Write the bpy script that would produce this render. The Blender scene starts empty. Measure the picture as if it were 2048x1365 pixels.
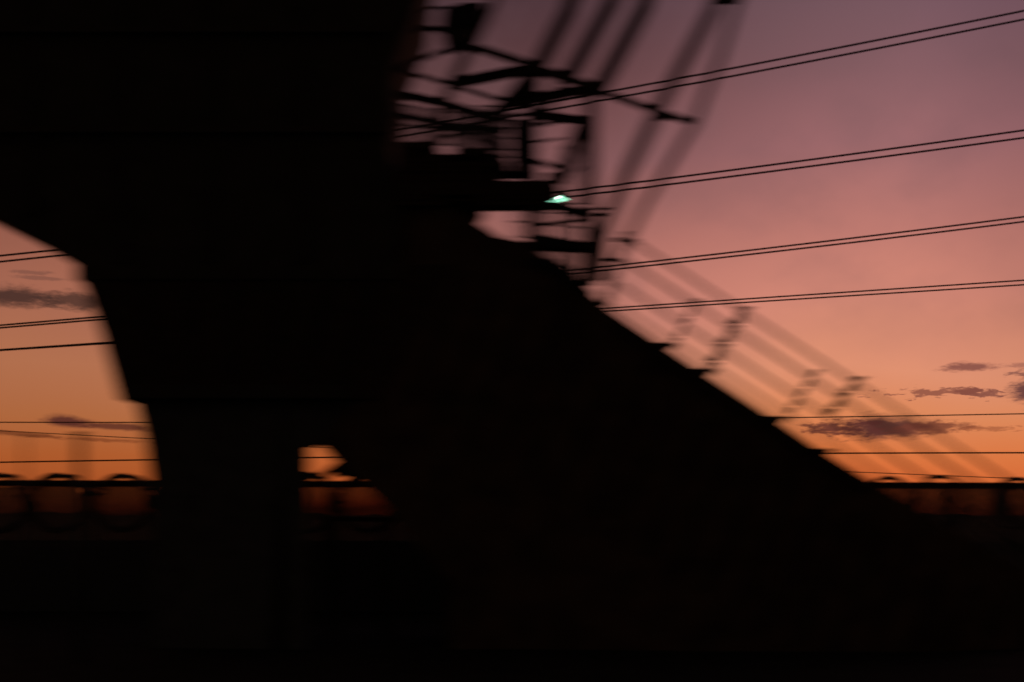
import bpy, bmesh, math, random
from mathutils import Vector, Matrix
random.seed(7)
C = bpy.context.scene.collection
sc = bpy.context.scene

# ------------------------------------------------------------------ camera
F = 2400.0            # focal length in photograph pixels (2048 wide)
HX, HY = 1024.0, 1030.0
EYE = 2.7
cam = bpy.data.cameras.new('camera'); co = bpy.data.objects.new('camera', cam); C.objects.link(co)
co.location = (0, 0, EYE); co.rotation_euler = (math.radians(90), 0, 0)
cam.sensor_width = 36; cam.lens = 36 * F / 2048
cam.shift_y = (HY - 682.5) / 2048
cam.clip_start = 0.1; cam.clip_end = 6000
cam.dof.use_dof = True; cam.dof.focus_distance = 600
cam.dof.aperture_fstop = 0.76
cam.dof.aperture_ratio = 0.10
cam.dof.aperture_rotation = math.radians(4)
sc.camera = co
sc.render.engine = 'CYCLES'
sc.cycles.use_denoising = True
sc.cycles.max_bounces = 4
sc.view_settings.view_transform = 'Standard'; sc.view_settings.look = 'None'
sc.view_settings.exposure = 0; sc.view_settings.gamma = 1; sc.view_settings.use_curve_mapping = False

# ------------------------------------------------------------------ sky
def srgb(r, g, b):
    return tuple(((c/255)/12.92 if c/255 <= .04045 else ((c/255+.055)/1.055)**2.4) for c in (r, g, b)) + (1,)
w = bpy.data.worlds.new('World'); sc.world = w; w.use_nodes = True
N, L = w.node_tree.nodes, w.node_tree.links
N.clear()
def nd(t, **k):
    n = N.new(t)
    for a, b in k.items(): setattr(n, a, b)
    return n
def M_(op, a, b=None, clamp=False):
    n = nd('ShaderNodeMath', operation=op, use_clamp=clamp)
    for i, v in enumerate((a, b)):
        if v is None: continue
        if isinstance(v, (int, float)): n.inputs[i].default_value = v
        else: L.new(v, n.inputs[i])
    return n.outputs[0]
def smooth(v, lo, hi):
    n = nd('ShaderNodeMapRange', interpolation_type='SMOOTHSTEP')
    L.new(v, n.inputs[0]); n.inputs[1].default_value = lo; n.inputs[2].default_value = hi
    return n.outputs[0]
def mixc(f, a, b, mode='MIX'):
    n = nd('ShaderNodeMix', data_type='RGBA', blend_type=mode)
    if isinstance(f, (int, float)): n.inputs[0].default_value = f
    else: L.new(f, n.inputs[0])
    for i, v in ((6, a), (7, b)):
        if isinstance(v, tuple): n.inputs[i].default_value = v
        else: L.new(v, n.inputs[i])
    return n.outputs[2]
tc = nd('ShaderNodeTexCoord'); sx = nd('ShaderNodeSeparateXYZ'); L.new(tc.outputs['Generated'], sx.inputs[0])
X, Y, Z = sx.outputs
hl = M_('SQRT', M_('ADD', M_('MULTIPLY', X, X), M_('MULTIPLY', Y, Y)))
el = M_('DIVIDE', Z, M_('MAXIMUM', hl, .001))       # tangent of elevation
az = M_('DIVIDE', X, M_('MAXIMUM', hl, .001))       # sine of azimuth from west
nz = nd('ShaderNodeTexNoise'); nz.inputs['Scale'].default_value = 3.2; nz.inputs['Detail'].default_value = 2
mp = nd('ShaderNodeMapping'); mp.inputs['Scale'].default_value = (1, 1, 2.2)
L.new(tc.outputs['Generated'], mp.inputs[0]); L.new(mp.outputs[0], nz.inputs['Vector'])
elw = M_('ADD', el, M_('MULTIPLY', M_('SUBTRACT', nz.outputs['Fac'], .5), .07))
ramp = nd('ShaderNodeValToRGB'); L.new(M_('MULTIPLY', elw, 1.0/.5), ramp.inputs[0])
stops = [(-5, (90, 26, 10)), (12, (148, 50, 22)), (40, (198, 86, 42)), (66, (214, 104, 52)), (130, (219, 119, 66)), (200, (222, 136, 90)),
         (290, (225, 146, 113)), (400, (212, 136, 117)), (540, (190, 122, 112)), (700, (160, 107, 109)), (850, (136, 95, 100)), (1030, (114, 85, 96)), (1200, (80, 66, 80))]
cr = ramp.color_ramp
for i, (py, c) in enumerate(stops):
    pos = max(0, py/F/.5)
    e = cr.elements[i] if i < 2 else cr.elements.new(pos)
    e.position = pos; e.color = srgb(*c)
sky = ramp.outputs[0]
# the left of the view is duller and browner, and darker again overhead
left = smooth(az, .30, -.42)
sky = mixc(left, sky, (.58, .55, .46, 1), 'MULTIPLY')
hi = M_('MULTIPLY', smooth(el, .16, .42), smooth(az, .34, .02))
sky = mixc(hi, sky, (.52, .47, .46, 1), 'MULTIPLY')
# thin high veil: soft mauve-grey mottling, thicker to the north
vn = nd('ShaderNodeTexNoise'); vn.inputs['Scale'].default_value = 7; vn.inputs['Detail'].default_value = 4; vn.inputs['Roughness'].default_value = .55
vm = nd('ShaderNodeMapping'); vm.inputs['Scale'].default_value = (1, 1, 1.5); vm.inputs['Rotation'].default_value = (0, .5, 0)
L.new(tc.outputs['Generated'], vm.inputs[0]); L.new(vm.outputs[0], vn.inputs['Vector'])
veil = M_('MULTIPLY', smooth(vn.outputs['Fac'], .42, .68), smooth(el, .06, .22))
sky = mixc(M_('MULTIPLY', veil, .26), sky, srgb(112, 84, 88))
sky = mixc(M_('MULTIPLY', smooth(az, .30, .42), smooth(el, .04, .2)), sky, (.80, .81, .84, 1), 'MULTIPLY')
# clouds: low dusk streaks, each with a ragged edge
cn = nd('ShaderNodeTexNoise'); cn.inputs['Scale'].default_value = 55; cn.inputs['Detail'].default_value = 5; cn.inputs['Roughness'].default_value = .6
cm = nd('ShaderNodeMapping'); cm.inputs['Scale'].default_value = (.55, .55, 2.2)
L.new(tc.outputs['Generated'], cm.inputs[0]); L.new(cm.outputs[0], cn.inputs['Vector'])
cn2 = nd('ShaderNodeTexNoise'); cn2.inputs['Scale'].default_value = 130; cn2.inputs['Detail'].default_value = 4; cn2.inputs['Roughness'].default_value = .65
L.new(cm.outputs[0], cn2.inputs['Vector'])
cnf = M_('ADD', M_('MULTIPLY', M_('SUBTRACT', cn.outputs['Fac'], .5), .55), M_('MULTIPLY', M_('SUBTRACT', cn2.outputs['Fac'], .5), .75))
def cloud(px, py, wx, wy, rag, dens, tint, tilt=0):
    u0 = (px-HX)/F; h0 = math.sqrt(1+u0*u0)
    a0, e0 = u0/h0, (HY-py)/F/h0
    da = M_('SUBTRACT', az, a0); de = M_('SUBTRACT', el, e0)
    if tilt: de = M_('ADD', de, M_('MULTIPLY', da, tilt))
    da = M_('DIVIDE', da, wx/F/h0**2); de = M_('DIVIDE', de, wy/F)
    r = M_('SQRT', M_('ADD', M_('MULTIPLY', da, da), M_('MULTIPLY', de, de)))
    r = M_('ADD', r, M_('MULTIPLY', cnf, rag))
    f = M_('MULTIPLY', smooth(r, 1.25, .35), dens)
    global sky
    sky = mixc(f, sky, srgb(*tint))
cloud(1768, 856, 112, 25, 1.5, .95, (82, 46, 44))
cloud(1690, 858, 70, 17, 4.2, .85, (92, 46, 42))
cloud(1865, 856, 74, 13, 3.4, .8, (116, 60, 46))
cloud(1980, 858, 60, 5, 5.5, .6, (150, 80, 52))
cloud(1940, 735, 56, 9, 2.6, .8, (118, 66, 62))
cloud(2040, 730, 60, 5, 3.6, .6, (144, 88, 78))
cloud(2060, 783, 52, 26, 2.4, .92, (92, 56, 58))
cloud(1975, 788, 44, 7, 10, .8, (120, 68, 62))
cloud(1875, 785, 70, 7, 9.5, .8, (132, 74, 62))
cloud(2045, 748, 34, 7, 5.0, .75, (110, 66, 64))
cloud(30, 594, 90, 22, 1.5, .9, (62, 42, 38))
cloud(150, 602, 80, 18, 2.0, .85, (68, 46, 40))
cloud(60, 545, 40, 4, 3.2, .4, (84, 58, 54))
cloud(85, 557, 60, 3.5, 3.2, .4, (84, 58, 54))
cloud(135, 843, 56, 12, 1.2, .92, (82, 40, 36), .07)
cloud(235, 854, 90, 7, 1.4, .85, (86, 42, 34), .05)
cloud(20, 866, 110, 5, 2.0, .65, (90, 42, 24), .08)
cloud(200, 880, 110, 4, 2.4, .55, (104, 48, 26), .03)
# the eastern half, behind the viewer, is already night
day = smooth(Y, -.15, .55)
sky = mixc(day, (.032, .022, .017, 1), sky)
ns = nd('ShaderNodeTexSky', sky_type='NISHITA'); ns.sun_disc = False
ns.sun_elevation = math.radians(-3); ns.sun_rotation = math.radians(0)
bg0 = nd('ShaderNodeBackground'); L.new(ns.outputs[0], bg0.inputs[0]); bg0.inputs[1].default_value = .0
bg = nd('ShaderNodeBackground'); L.new(sky, bg.inputs[0]); bg.inputs[1].default_value = 1
out = nd('ShaderNodeOutputWorld'); L.new(bg.outputs[0], out.inputs[0])
N.remove(ns); N.remove(bg0)

# ------------------------------------------------------------------ materials
def mat(name, col, rough=.7, metal=0, scale=4, var=.35, bump=0, col2=None, wave=None):
    m = bpy.data.materials.new(name); m.use_nodes = True
    n, l = m.node_tree.nodes, m.node_tree.links
    b = n['Principled BSDF']; b.inputs['Roughness'].default_value = rough; b.inputs['Metallic'].default_value = metal
    b.inputs['Specular IOR Level'].default_value = .1
    t = n.new('ShaderNodeTexCoord'); z = n.new('ShaderNodeTexNoise')
    z.inputs['Scale'].default_value = scale; z.inputs['Detail'].default_value = 6
    l.new(t.outputs['Object'], z.inputs['Vector'])
    r = n.new('ShaderNodeValToRGB'); r.color_ramp.elements[0].position = .35; r.color_ramp.elements[1].position = .68
    c2 = col2 or tuple(c*(1-var) for c in col)
    r.color_ramp.elements[0].color = (*col, 1); r.color_ramp.elements[1].color = (*c2, 1)
    l.new(z.outputs['Fac'], r.inputs[0]); l.new(r.outputs[0], b.inputs['Base Color'])
    if bump:
        bp = n.new('ShaderNodeBump'); bp.inputs['Strength'].default_value = bump; bp.inputs['Distance'].default_value = .03
        if wave:
            wv = n.new('ShaderNodeTexWave'); wv.inputs['Scale'].default_value = wave; l.new(t.outputs['Object'], wv.inputs['Vector'])
            l.new(wv.outputs['Fac'], bp.inputs['Height'])
        else: l.new(z.outputs['Fac'], bp.inputs['Height'])
        l.new(bp.outputs[0], b.inputs['Normal'])
    return m
STEEL = mat('dark_painted_steel', (.045, .042, .04), .6, .3, 6, col2=(.06, .035, .022))
RUST = mat('rusted_steel', (.07, .04, .025), .85, 0, 9, col2=(.035, .025, .02))
CLAD = mat('corrugated_cladding', (.075, .062, .05), .85, 0, 2, bump=.6, wave=6)
CLAD_HAZE = mat('haze_tinted_cladding', (.13, .075, .05), .85, 0, 1.5, bump=.6, wave=6, col2=(.06, .035, .025))  # warm haze over the gallery, put into a lighter, browner cladding colour
CONC = mat('sooty_concrete', (.09, .085, .08), .9, 0, 3, bump=.3)
GALV = mat('galvanised_steel', (.10, .10, .10), .55, .6, 12)
CABLE = mat('aluminium_cable', (.12, .11, .11), .6, .4, 20)
WIRE = mat('razor_wire', (.09, .085, .08), .5, .7, 20)
GROUND = mat('gravel_ground', (.02, .018, .015), 1, 0, 1.2, bump=.5, col2=(.011, .01, .008))
HILL = mat('dark_hillside', (.02, .022, .015), 1, 0, .05)
SOOT = mat('matt_black_housing', (.03, .03, .03), .8, 0, 8)
LAMP = bpy.data.materials.new('green_lamp_glow'); LAMP.use_nodes = True
pb = LAMP.node_tree.nodes['Principled BSDF']; pb.inputs['Base Color'].default_value = (.2, .5, .4, 1)
pb.inputs['Emission Color'].default_value = (.38, 1, .68, 1); pb.inputs['Emission Strength'].default_value = 3.0

# ------------------------------------------------------------------ helpers
def P(x, y, d):
    "point at depth d metres whose bearing is that of pixel (x, y)"
    return Vector(((x-HX)/F*d, d, EYE-(y-HY)/F*d))
def tag(o, label=None, cat=None, group=None, kind=None):
    if label: o['label'] = label
    if cat: o['category'] = cat
    if group: o['group'] = group
    if kind: o['kind'] = kind
    return o
def empty(name, loc, label, cat, group=None):
    o = bpy.data.objects.new(name, None); C.objects.link(o); o.location = loc; o.empty_display_size = .5
    return tag(o, label, cat, group)
def build(name, bm, m, parent=None, smooth_=False, bevel=0):
    me = bpy.data.meshes.new(name); bmesh.ops.recalc_face_normals(bm, faces=bm.faces)
    bm.to_mesh(me); bm.free(); me.materials.append(m)
    o = bpy.data.objects.new(name, me); C.objects.link(o)
    if smooth_:
        for p in me.polygons: p.use_smooth = True
    if bevel:
        b = o.modifiers.new('bevel', 'BEVEL'); b.width = bevel; b.segments = 2; b.limit_method = 'ANGLE'
    if parent:
        o.parent = parent
        q = parent; off = Vector()
        while q: off += q.location; q = q.parent
        me.transform(Matrix.Translation(-off))
    return o
def NB(): return bmesh.new()
def beam(bm, a, b, w, h=None, twist=None):
    "rectangular beam from a to b, w across in the view plane, h deep"
    h = h or w; d = (b-a).normalized()
    dep = Vector((0, 1, 0)) if abs(d.y) < .9 else Vector((0, 0, 1))
    s = d.cross(dep).normalized(); t = s.cross(d).normalized()
    vs = [bm.verts.new(p + s*(i*w/2) + t*(j*h/2)) for p in (a, b) for i, j in ((-1, -1), (1, -1), (1, 1), (-1, 1))]
    for f in ((0, 1, 2, 3), (7, 6, 5, 4), (0, 4, 5, 1), (1, 5, 6, 2), (2, 6, 7, 3), (3, 7, 4, 0)):
        bm.faces.new([vs[i] for i in f])
def ibeam(bm, a, b, w, h=None):
    "I section: web and two flanges"
    h = h or w*.9; d = (b-a).normalized(); s = d.cross(Vector((0, 1, 0))).normalized()
    fl = w*.14
    beam(bm, a, b, w-2*fl, h*.16)
    for k in (-1, 1):
        o = s*k*(w/2-fl/2+.0005); beam(bm, a+o, b+o, fl, h)
def tube(bm, pts, r, seg=8, closed=False):
    n = len(pts); rings = []
    for i, p in enumerate(pts):
        a = pts[(i-1) % n] if (closed or i) else p
        b = pts[(i+1) % n] if (closed or i < n-1) else p
        d = (b-a).normalized(); up = Vector((0, 1, 0)) if abs(d.y) < .9 else Vector((0, 0, 1))
        s = d.cross(up).normalized(); t = s.cross(d)
        rings.append([bm.verts.new(p + s*r*math.cos(k*math.tau/seg) + t*r*math.sin(k*math.tau/seg)) for k in range(seg)])
    m = n if closed else n-1
    for i in range(m):
        q, z = rings[i], rings[(i+1) % n]
        for k in range(seg): bm.faces.new((q[k], q[(k+1) % seg], z[(k+1) % seg], z[k]))
    if not closed:
        bm.faces.new(rings[0][::-1]); bm.faces.new(rings[-1])
def prism(bm, pix, d, t):
    "outline at depth d with real thickness t away from the viewer"
    a = [bm.verts.new(P(x, y, d)) for x, y in pix]
    b = [bm.verts.new(v.co + Vector((0, t, 0))) for v in a]
    n = len(a)
    bm.faces.new(a); bm.faces.new(b[::-1])
    for i in range(n): bm.faces.new((a[i], b[i], b[(i+1) % n], a[(i+1) % n]))
def px(n, d): return n*d/F
def box(bm, c, s):
    r = bmesh.ops.create_cube(bm, size=1, matrix=Matrix.Translation(c) @ Matrix.Diagonal((*s, 1)))
    return r

# ------------------------------------------------------------------ ground and far ridge
bm = NB()
xs = [-3000, -600, -200] + [i*4-80 for i in range(41)] + [200, 600, 3000]
ys = [-200, -40] + [i*4 for i in range(16)] + [90, 140, 220, 400, 900, 5000]
gv = [[bm.verts.new((x, y, (random.uniform(-.06, .06) if abs(x) < 90 and 0 < y < 80 else 0))) for x in xs] for y in ys]
for i in range(len(ys)-1):
    for j in range(len(xs)-1): bm.faces.new((gv[i][j], gv[i][j+1], gv[i+1][j+1], gv[i+1][j]))
tag(build('ground', bm, GROUND, smooth_=True), kind='structure')
bm = NB()
prev = None
for k in range(241):
    x = -900+k*7.5; y = 700+60*math.sin(k*.05)
    h = 3.3+1.2*math.sin(k*.11)+.8*math.sin(k*.37+1)+random.uniform(-.5, 1.1)
    row = [bm.verts.new((x, y-60, -1)), bm.verts.new((x, y-14, h*.6)), bm.verts.new((x, y, h)), bm.verts.new((x, y+70, -1))]
    if prev:
        for i in range(3): bm.faces.new((prev[i], row[i], row[i+1], prev[i+1]))
    prev = row
tag(build('hills', bm, HILL), kind='structure')

# ------------------------------------------------------------------ loading tower (left)
D = 24.0
tower = empty('loading_tower', P(456, 1030, D).xy.to_3d(), 'huge black hopper tower filling the left of the view on broad legs', 'industrial tower')
bm = NB()
prism(bm, [(-420, -260), (868, -260), (838, 0), (786, 130), (778, 290), (800, 420), (800, 560), (150, 560), (150, 530), (86, 492), (0, 442), (-420, 240)], D, 2.4)
build('storage_bin', bm, CLAD, tower, bevel=.03)
bm = NB()
prism(bm, [(152, 532), (900, 528), (760, 800), (238, 800), (200, 665)], D+.06, 3.6)
build('hopper', bm, RUST, tower, bevel=.03)
bm = NB()
for k in range(7):
    x0 = 180+k*95
    beam(bm, P(x0, 535, D), P(x0+ (456-x0)*.28, 790, D), .10, .16)
build('stiffener', bm, STEEL, tower)
bm = NB(); prism(bm, [(238, 770), (700, 770), (700, 797), (238, 797)], D-.12, .6)
build('ledge_beam', bm, STEEL, tower, bevel=.01)
bm = NB(); prism(bm, [(268, 797), (570, 797), (540, 1330), (304, 1330), (304, 1090), (301, 970), (288, 880)], D+.2, 2.2)
build('leg', bm, CONC, tower, bevel=.04)
bm = NB(); prism(bm, [(572, 797), (720, 797), (655, 885), (614, 895), (610, 1000), (610, 1330), (572, 1330)], D+.2, .35)
build('leg', bm, CONC, tower, bevel=.02)
bm = NB(); prism(bm, [(530, 860), (590, 860), (590, 905), (530, 905)], D+.6, .5)
prism(bm, [(530, 1012), (590, 1012), (590, 1330), (530, 1330)], D+.6, .5)
for k in range(9):
    prism(bm, [(536, 908+k*13), (580, 905+k*13), (580, 915+k*13), (536, 918+k*13)], D+.7, .05)
build('louvre', bm, STEEL, tower)
bm = NB()
for x in (-120, 60, 240, 420, 600):
    beam(bm, P(x, -250, D-.05), P(x, 430 if x < 100 else 525, D-.05), .12, .1)
for y in (60, 260): beam(bm, P(-400, y, D-.11), P(770, y, D-.11), .12, .1)
build('cladding_frame', bm, STEEL, tower)

# ------------------------------------------------------------------ inclined gallery
gal = empty('conveyor_gallery', P(1300, 1030, D).xy.to_3d(), 'black inclined conveyor gallery sloping down to the right from the tower', 'conveyor')
bm = NB()
prism(bm, [(802, 300), (860, 380), (955, 445), (1000, 474), (1062, 486), (1120, 535), (1165, 570), (1228, 625), (1400, 740), (1545, 834), (1640, 899), (1740, 960), (1850, 1026), (1960, 1090), (2100, 1170), (2100, 1330), (900, 1330), (900, 1160), (820, 1080), (792, 1036), (728, 970), (676, 930), (640, 888), (720, 797), (802, 600)], D+.12, 3.0)
build('gallery_casing', bm, CLAD_HAZE, gal, bevel=.03)
bm = NB()
for (x0, y0), (x1, y1) in (((1232, 633), (1396, 747)), ((1404, 751), (1542, 841)), ((1550, 846), (1738, 966))):
    beam(bm, P(x0, y0+12, D+.05), P(x1, y1+12, D+.05), .14, .14)
build('edge_girder', bm, STEEL, gal)
for x, y in ((1325, 690), (1404, 742), (1548, 837), (1640, 902)):
    bm = NB()
    prism(bm, [(x-22, y+6), (x-16, y-4), (x+10, y-5), (x+30, y-3), (x+16, y+14)], D-.02, .3)
    build('bracket', bm, STEEL, gal, bevel=.01)
bm = NB()
for k in range(20):
    x = 930+k*60; y = 480+ (x-930)*.62
    beam(bm, P(x, y+60, D+.09), P(x-120, y+330, D+.09), .07, .06)
build('cladding_rib', bm, STEEL, gal)

# ------------------------------------------------------------------ steel head frame
head = empty('head_frame', P(1050, 1030, D).xy.to_3d(), 'tangled steel frame of beams and platforms at the top of the gallery', 'steel frame')
def bar(name, pts, wpx, d, m=STEEL, par=None, f=beam, dep=None):
    bm = NB()
    for a, b in zip(pts, pts[1:]):
        da = d if not isinstance(d, tuple) else d[0]; db = d if not isinstance(d, tuple) else d[1]
        f(bm, P(*a, da), P(*b, db), px(wpx, (da+db)/2), dep)
    return build(name, bm, m, par if par is not None else head)
bar('crossbeam', [(903, 168), (1084, 133)], 18, 23, f=ibeam)
bar('crossbeam', [(1003, 211), (1196, 174)], 18, 23.2, f=ibeam)
bar('crossbeam', [(1076, 230), (1173, 243)], 15, 24.2, f=ibeam)
bar('crossbeam', [(1078, 251), (1122, 240)], 8, 24.3)
bar('boom', [(934, 90), (1050, 126), (1082, 141)], 13, 22.4)
bar('boom', [(1082, 141), (1147, 161), (1195, 181)], 17, 22.4)
bar('boom', [(1195, 181), (1292, 215), (1392, 248)], 11, 22.4)
bar('post', [(1182, 184), (1182, 300), (1180, 570)], 24, 24)
bar('post', [(1068, 140), (1062, 260), (1066, 560)], 26, 24.6)
bar('post', [(940, 96), (905, 165), (878, 235), (868, 300)], 18, 24.8)
bar('post', [(1120, 160), (1092, 240)], 12, 25)
bar('brace', [(1165, 250), (1118, 362)], 28, 24.4)
bar('brace', [(1074, 140), (1004, 213), (960, 262)], 20, 24.9)
bar('brace', [(800, 139), (905, 171), (1012, 204)], 7, 25)
bar('brace', [(800, 188), (895, 209), (980, 236)], 14, 25.2)
bar('brace', [(800, 230), (900, 252), (1015, 262)], 10, 25.3)
bar('brace', [(840, 290), (1010, 236), (1080, 222)], 6, 25.1)
bar('brace', [(850, 240), (1015, 300)], 6, 25.1)
bar('brace', [(1076, 285), (1122, 276)], 4, 24)
bar('brace', [(1072, 320), (1112, 336)], 8, 24)
bar('brace', [(1070, 452), (1180, 438)], 6, 23.6)
bar('brace', [(1058, 421), (1100, 412)], 5, 23.6)
bar('brace', [(1185, 420), (1222, 416)], 4, 24.1)
bar('brace', [(1185, 471), (1208, 468)], 4, 24.1)
bar('brace', [(1185, 504), (1206, 500)], 4, 24.1)
bm = NB(); prism(bm, [(1022, 238), (1074, 242), (1074, 302), (1022, 300)], 24.1, .9)
prism(bm, [(1026, 312), (1070, 312), (1070, 318), (1026, 318)], 24.1, .9); prism(bm, [(1026, 300), (1036, 300), (1036, 312), (1026, 312)], 24.1, .9)
prism(bm, [(1024, 326), (1074, 326), (1074, 334), (1024, 334)], 24.1, .9); prism(bm, [(1058, 318), (1066, 318), (1066, 326), (1058, 326)], 24.1, .9)
build('drive_housing', bm, SOOT, head)
# stacked platforms: deck courses with open slots between them where the sky shows through
rows = [(284, 297, ((792, 880),)), (297, 309, ((792, 843), (907, 990))), (309, 313, ((792, 1010),)), (313, 324, ((792, 894), (964, 1016))),
        (324, 334, ((792, 1022),)), (334, 343, ((792, 980), (1028, 1072))), (343, 346, ((792, 1078),)), (346, 362, ((792, 1008), (1092, 1118))),
        (362, 390, ((792, 1124),)), (390, 399, ((792, 878), (957, 1112))), (399, 402, ((792, 1104),)), (402, 411, ((792, 898), (957, 1096)))]
for i, (y0, y1, xs_) in enumerate(rows):
    for x0, x1 in xs_:
        bm = NB(); prism(bm, [(x0, y0), (x1-4, y0-1), (x1, y1-1), (x0, y1)], 23.8+.013*i, .5)
        build('deck', bm, RUST, head)
bm = NB(); prism(bm, [(850, 397), (880, 405), (962, 409), (968, 424), (954, 446), (860, 404)], 24.5, .4)
build('chute', bm, SOOT, head)
# open steel grating: close-set bars that let some of the sky through
def grating(prof, pitch, wid, d, tilt=0):
    bm = NB(); (xa, t0, b0), (xb, t1, b1) = prof; n = int((xb-xa)/pitch)
    for i in range(n):
        x = xa+(i+.5)*pitch; u = (x-xa)/(xb-xa); t, b = t0+(t1-t0)*u, b0+(b1-b0)*u
        beam(bm, P(x+tilt, t, d), P(x, b, d), px(wid, d), .03)
    for u in (0, .5, 1):
        beam(bm, P(xa, t0+(b0-t0)*u, d+.03), P(xb, t1+(b1-t1)*u, d+.03), px(2.5, d), .02)
    build('grating', bm, GALV, head)
grating(((796, 206, 290), (900, 226, 290)), 9, 5.4, 25)
grating(((900, 222, 292), (1022, 240, 316)), 9, 7.4, 25)
grating(((950, 212, 300), (1022, 214, 300)), 11, 5, 24.7, 10)
grating(((1074, 200, 240), (1112, 196, 240)), 9, 3.4, 25)
grating(((1122, 300, 408), (1180, 250, 408)), 8, 3.4, 25, 14)
grating(((1068, 425, 468), (1180, 428, 488)), 9, 4.4, 25)
grating(((1068, 497, 530), (1180, 500, 590)), 8, 5.6, 25)
grating(((1020, 415, 472), (1066, 410, 480)), 9, 3, 25)
bm = NB(); prism(bm, [(1064, 406), (1122, 404), (1174, 420), (1182, 434), (1150, 424), (1112, 411), (1064, 416)], 24, .4)
build('hood', bm, SOOT, head)
bm = NB(); prism(bm, [(1062, 466), (1100, 474), (1182, 486), (1182, 499), (1062, 494)], 24, .4)
build('hood', bm, SOOT, head)
bm = NB(); prism(bm, [(1062, 516), (1112, 518), (1150, 545), (1190, 586), (1190, 600), (1150, 572), (1062, 530)], 24.05, .4)
build('hood', bm, SOOT, head)
bm = NB()
for k in range(4):
    x = 820+k*50; tube(bm, [P(x, 290+k*6, 23.7), P(x, 252+k*6, 23.7)], .02, 6)
tube(bm, [P(815, 252, 23.7), P(975, 271, 23.7)], .02, 6)
build('handrail', bm, GALV, head)
bm = NB(); prism(bm, [(884, 15), (930, 3), (972, 4), (964, 43), (937, 77), (890, 96), (880, 48)], 24.1, .5)
mh = build('motor_housing', bm, SOOT, head, bevel=.05)
bm = NB(); prism(bm, [(905, 60), (940, 58), (928, 84), (906, 84)], 24.0, .12); build('junction_box', bm, STEEL, mh, bevel=.01)
bm = NB(); tube(bm, [P(796, 140, 23.9), P(820, 126, 23.9), P(850, 117, 23.9), P(888, 101, 23.9), P(950, 77, 23.9)], px(5, 24), 6); build('hose', bm, SOOT, head)
bm = NB(); tube(bm, [P(835, 66, 23.9), P(850, 55, 23.9), P(872, 58, 23.9), P(888, 66, 23.9)], px(6, 24), 6); build('hose', bm, SOOT, head)
bm = NB(); tube(bm, [P(850, 24, 23.9), P(870, 16, 23.9), P(890, 14, 23.9)], px(3, 24), 6); build('hose', bm, SOOT, head)

# ------------------------------------------------------------------ mast: raking legs in front of the head frame
mast = empty('raking_mast', P(1300, 1030, 20).xy.to_3d(), 'tall raking steel mast of parallel pipes rising past the top edge', 'mast')
for pts, wp, d in (([(1165, -60), (1135, 25), (1078, 132), (1005, 222)], 34, 24),
                   ([(1245, -60), (1220, 10), (1135, 160)], 33, 24),
                   ([(1310, -60), (1288, 15), (1198, 178)], 34, 24),
                   ([(1450, -60), (1425, 20), (1318, 215), (1255, 345), (1205, 470), (1196, 560)], 26, 23),
                   ([(1500, -60), (1470, 20), (1442, 110), (1388, 250), (1290, 410), (1235, 520), (1212, 610)], 16, 23),
                   ([(1010, -60), (985, 10), (945, 95)], 14, 24)):
    bm = NB(); tube(bm, [P(x, y, d) for x, y in pts], px(wp/2, d), 10)
    build('leg', bm, STEEL, mast, smooth_=True)
bm = NB()
bm.free()
for x, y, a in ((1306, 219, 22), (1324, 234, 22), (1450, 0, 50)):
    bm = NB(); box(bm, P(x, y, 22.2), (px(a, 22), .2, px(11, 22)))
    build('clamp', bm, STEEL, mast, bevel=.01)

# ------------------------------------------------------------------ light lattice boom running down the slope
DB = 22.0
boom = empty('lattice_boom', P(1700, 1030, DB).xy.to_3d(), 'slender lattice boom of four thin chords running down beside the gallery', 'boom')
SL = .635
for k, (x0, y0, wp) in enumerate(((1262, 480, 6.5), (1246, 518, 7), (1236, 566, 6.5), (1230, 610, 5.5))):
    xe = 2200; bm = NB()
    tube(bm, [P(x0, y0, DB), P(xe, y0+(xe-x0)*SL, DB)], px(wp/2, DB), 8)
    build('chord', bm, GALV, boom, smooth_=True)
def lattice(x0, y0, x1, y1, half, n, wp, d, par, name='lattice_frame'):
    "ladder-like frame: triangular gusset plates set point to point, base to base, between two thin rails"
    bm = NB(); a, b = Vector((x0, y0)), Vector((x1, y1))
    for i in range(n):
        c, e = a.lerp(b, (i+(0 if i % 2 else .09))/n), a.lerp(b, (i+(.91 if i % 2 else 1))/n); q = half*.42
        w0, w1 = (half, q) if i % 2 == 0 else (q, half)
        prism(bm, [(c.x-w0, c.y), (c.x+w0, c.y), (e.x+w1, e.y), (e.x-w1, e.y)], d, .03)
    beam(bm, P(x0, y0, d+.08), P(x1, y1, d+.08), px(wp*2, d))
    build(name, bm, GALV, par)
DL = 27
lattice(1396, 596, 1345, 694, 7, 5, 1.5, DL, boom)
lattice(1492, 612, 1416, 742, 15, 7, 2, DL, boom)
lattice(1635, 738, 1575, 832, 8, 5, 1.5, DL, boom)
lattice(1722, 752, 1655, 832, 13, 5, 2, DL, boom)
lattice(1255, 462, 1212, 608, 10, 9, 1.5, DL, boom)
for x, y, wx, wy in ((1238, 480, 60, 12), (1272, 484, 26, 16), (1220, 520, 44, 8), (1228, 550, 50, 10), (1200, 430, 40, 8), (1222, 584, 26, 22), (1216, 606, 24, 8)):
    bm = NB(); box(bm, P(x, y, DL), (px(wx*.3, DL), .15, px(wy*.6, DL)))
    build('end_fitting', bm, STEEL, boom, bevel=.01)

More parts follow.
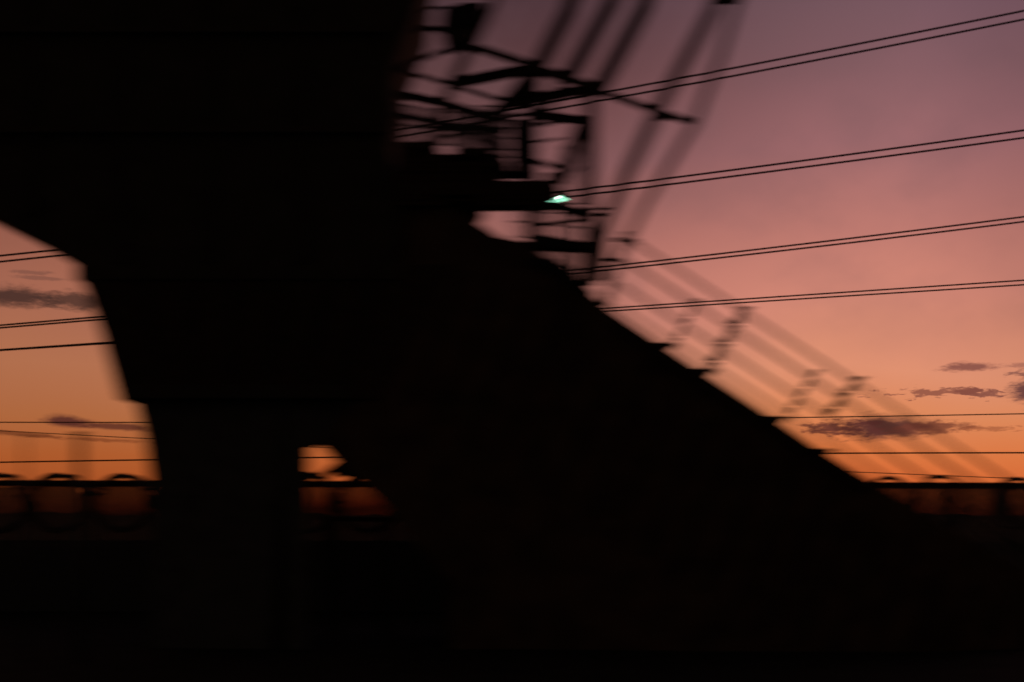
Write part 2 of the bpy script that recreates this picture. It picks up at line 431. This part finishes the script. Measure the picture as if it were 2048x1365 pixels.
# ------------------------------------------------------------------ green lamp
ld = 58.0
lamp = empty('work_lamp', P(1112, 398, ld), 'small glowing green-white lamp under the platform edge', 'lamp')
bm = NB(); prism(bm, [(1098, 399), (1128, 388), (1131, 391), (1100, 402)], ld+.25, .2)
build('housing', bm, SOOT, lamp)
bm = NB(); prism(bm, [(1088, 408), (1108, 398), (1126, 391), (1138, 399), (1112, 406)], ld+.0, .12)
build('tube', bm, LAMP, lamp)
hot = LAMP.copy(); hot.name = 'white_lamp_core'
hb = hot.node_tree.nodes['Principled BSDF']; hb.inputs['Emission Color'].default_value = (.8, 1, .85, 1); hb.inputs['Emission Strength'].default_value = 14
bm = NB(); prism(bm, [(1114, 397), (1125, 391.5), (1126, 395), (1116, 399)], ld-.04, .03)
build('bulb', bm, hot, lamp)
bm = NB(); p = P(1134, 388, ld+.35); tube(bm, [Vector((p.x, p.y, 0)), p, P(1122, 387, ld+.35)], .05, 8); build('pole', bm, STEEL, lamp)

# ------------------------------------------------------------------ overhead wires, far beyond the plant
def wire(y_pts, d, wp, label, group):
    "y_pts: (x, y) through which the sagging wire passes, quadratic in x"
    (xa, ya), (xb, yb), (xc, yc) = y_pts
    bm = NB(); pts = []
    for i in range(49):
        x = -500+i*3100/48
        y = ya*(x-xb)*(x-xc)/((xa-xb)*(xa-xc)) + yb*(x-xa)*(x-xc)/((xb-xa)*(xb-xc)) + yc*(x-xa)*(x-xb)/((xc-xa)*(xc-xb))
        pts.append(P(x, y, d))
    tube(bm, pts, px(wp/2, d), 6)
    o = build('overhead_wire', bm, CABLE, smooth_=True); tag(o, label, 'power line', group)
g1 = 'paired overhead wires crossing the sky'
W = 72
for dy, nm in ((0, 'upper'), (15, 'lower')):
    wire(((0, 396+dy*.8), (1200, 187+dy), (2048, 22+dy*1.15)), W, 4.2, f'{nm} wire of the topmost pair of overhead wires', g1)
    wire(((0, 512+dy*.8), (1140, 382+dy*.8), (2048, 261+dy)), W, 4.0, f'{nm} wire of the second pair of overhead wires from the top', g1)
    wire(((0, 651+dy*.35), (1190, 536+dy*.5), (2048, 434+dy*.65)), W, 3.5, f'{nm} wire of the third pair of overhead wires from the top', g1)
    wire(((0, 700+dy*.1), (1230, 616+dy*.4), (2048, 561+dy*.6)), W, 3.0, f'{nm} wire of the lowest pair of overhead wires', g1)
wire(((0, 845), (1560, 836), (2048, 828)), W, 2.2, 'faint single wire just above the long dark cloud', 'single low wires')
wire(((0, 925), (1660, 907), (2048, 906)), W, 3.0, 'single low wire between the long cloud and the fence rail', 'single low wires')
wire(((0, 862), (300, 878), (2048, 958)), W, 1.6, 'low wire dipping behind the gallery, lowest but one at left', 'single low wires')

# ------------------------------------------------------------------ security fence
FD = 33.0
fence = empty('security_fence', P(1024, 1030, FD).xy.to_3d(), 'tall dark palisade fence with a thick top rail and wire hoops', 'fence')
def FP(x, y): return P(x, y, FD)
bm = NB(); a, b = FP(-400, 966), FP(2450, 973)
beam(bm, a, b, px(13, FD), .12); build('top_rail', bm, STEEL, fence, bevel=.01)
bm = NB(); beam(bm, FP(-400, 1084), FP(2450, 1090), px(9, FD), .08); build('lower_rail', bm, STEEL, fence)
bm = NB(); beam(bm, Vector((FP(-400, 0).x, FD+.1, .92)), Vector((FP(2450, 0).x, FD+.1, .92)), 1.9, .16); build('base_wall', bm, CONC, fence, bevel=.02)
posts = [-310, -70, 175, 420, 660, 900, 1140, 1380, 1640, 1900, 2015, 2260]
for x in posts:
    bm = NB(); beam(bm, Vector((FP(x, 0).x, FD+.12, -.1)), FP(x, 976)+Vector((0, .12, 0)), px(20 if 1850 < x < 2050 else 16, FD), .1)
    po = build('post', bm, STEEL, fence)
    bm = NB(); box(bm, FP(x, 974)+Vector((0, .12, 0)), (px(22, FD), .16, .05)); build('cap', bm, STEEL, po, bevel=.01)
ends = posts
for x0, x1 in zip(ends, ends[1:]):
    bm = NB(); pitch = 7.0; n = int((x1-x0-2)/pitch)
    for i in range(n):
        x = x0+4+i*pitch
        top = FP(x, 974); beam(bm, Vector((top.x, FD-.08, .05)), Vector((top.x, FD-.08, top.z)), px(5.8, FD), .03)
    build('pale_panel', bm, GALV, fence)
coil = empty('razor_wire_coil', FP(1024, 1006), 'flat hoops of razor wire strung along the fence top', 'razor wire')
for k in range(-2, 20):
    cx = -13+125*k+random.uniform(-5, 5) if k < 14 else (1660, 1780, 1882, 2030, 2160, 2290)[k-14]; R = (55 if k < 14 else 50)+random.uniform(-3, 3); ph = random.uniform(-.1, .1)
    bm = NB()
    pts = []
    for i in range(40):
        t = i/40*math.tau
        pts.append(P(cx+R*math.cos(t)*(1+.05*math.sin(2*t+k)), 1006+(R+2+ph*20*math.cos(t))*math.sin(t), FD-.25+.12*math.sin(t)))
    tube(bm, pts, px(5.0 if k < 14 else 3, FD), 6, True)
    pts = [p+Vector((.1+ph, .25, .02*math.sin(i))) for i, p in enumerate(pts)]
    tube(bm, pts, px(3.4, FD), 6, True)
    for i in range(0, 40, 2) if k < 14 else ():
        p = pts[i]; box(bm, p, (px(9, FD), .01, px(4, FD)))
    build('hoop', bm, WIRE, coil)

# ------------------------------------------------------------------ small things seen in the gap under the gallery
gd = 27.0
rail = empty('guard_rail', P(740, 1030, gd).xy.to_3d(), 'low black guard rail seen in the gap below the gallery', 'guard rail')
bm = NB(); beam(bm, P(648, 1038, gd), P(960, 1042, gd), px(9, gd), .08); build('rail', bm, STEEL, rail)
for x in (668, 772, 900):
    bm = NB(); beam(bm, Vector((P(x, 0, gd).x, gd+.08, -.1)), P(x, 1042, gd)+Vector((0, .08, 0)), px(16, gd), .08); build('post', bm, STEEL, rail)
br = empty('pipe_bracket', P(650, 950, 25.5), 'crooked black pipe arm reaching out beside the tower leg', 'bracket')
bm = NB()
tube(bm, [P(590, 968, 25.5), P(630, 955, 25.5), P(660, 940, 25.5), P(690, 925, 25.5)], px(5, 25), 8)
tube(bm, [P(640, 968, 25.5), P(665, 952, 25.5), P(690, 935, 25.5)], px(4, 25), 8)
build('arm', bm, STEEL, br, smooth_=True)
bm = NB(); prism(bm, [(655, 936), (680, 920), (725, 948), (712, 958), (665, 950)], 25.4, .2); build('clamp_plate', bm, STEEL, br, bevel=.01)

# slim poles left of the tower
for x, top, wp, d, lab in ((160, 866, 15, 22, 'slim dark pole standing just left of the tower leg'), (50, 872, 5, 22, 'thinner faint pole near the left edge')):
    po = empty('slim_pole', Vector((P(x, 0, d).x, d, 0)), lab, 'pole', 'slim poles left of the tower')
    bm = NB(); t = P(x, top, d); tube(bm, [Vector((t.x, d, -.1)), t], px(wp/2, d), 10)
    build('shaft', bm, GALV, po, smooth_=True)
    bm = NB(); box(bm, t+Vector((0, 0, .0)), (px(wp+4, d), px(wp+4, d), .04)); build('cap', bm, STEEL, po, bevel=.005)
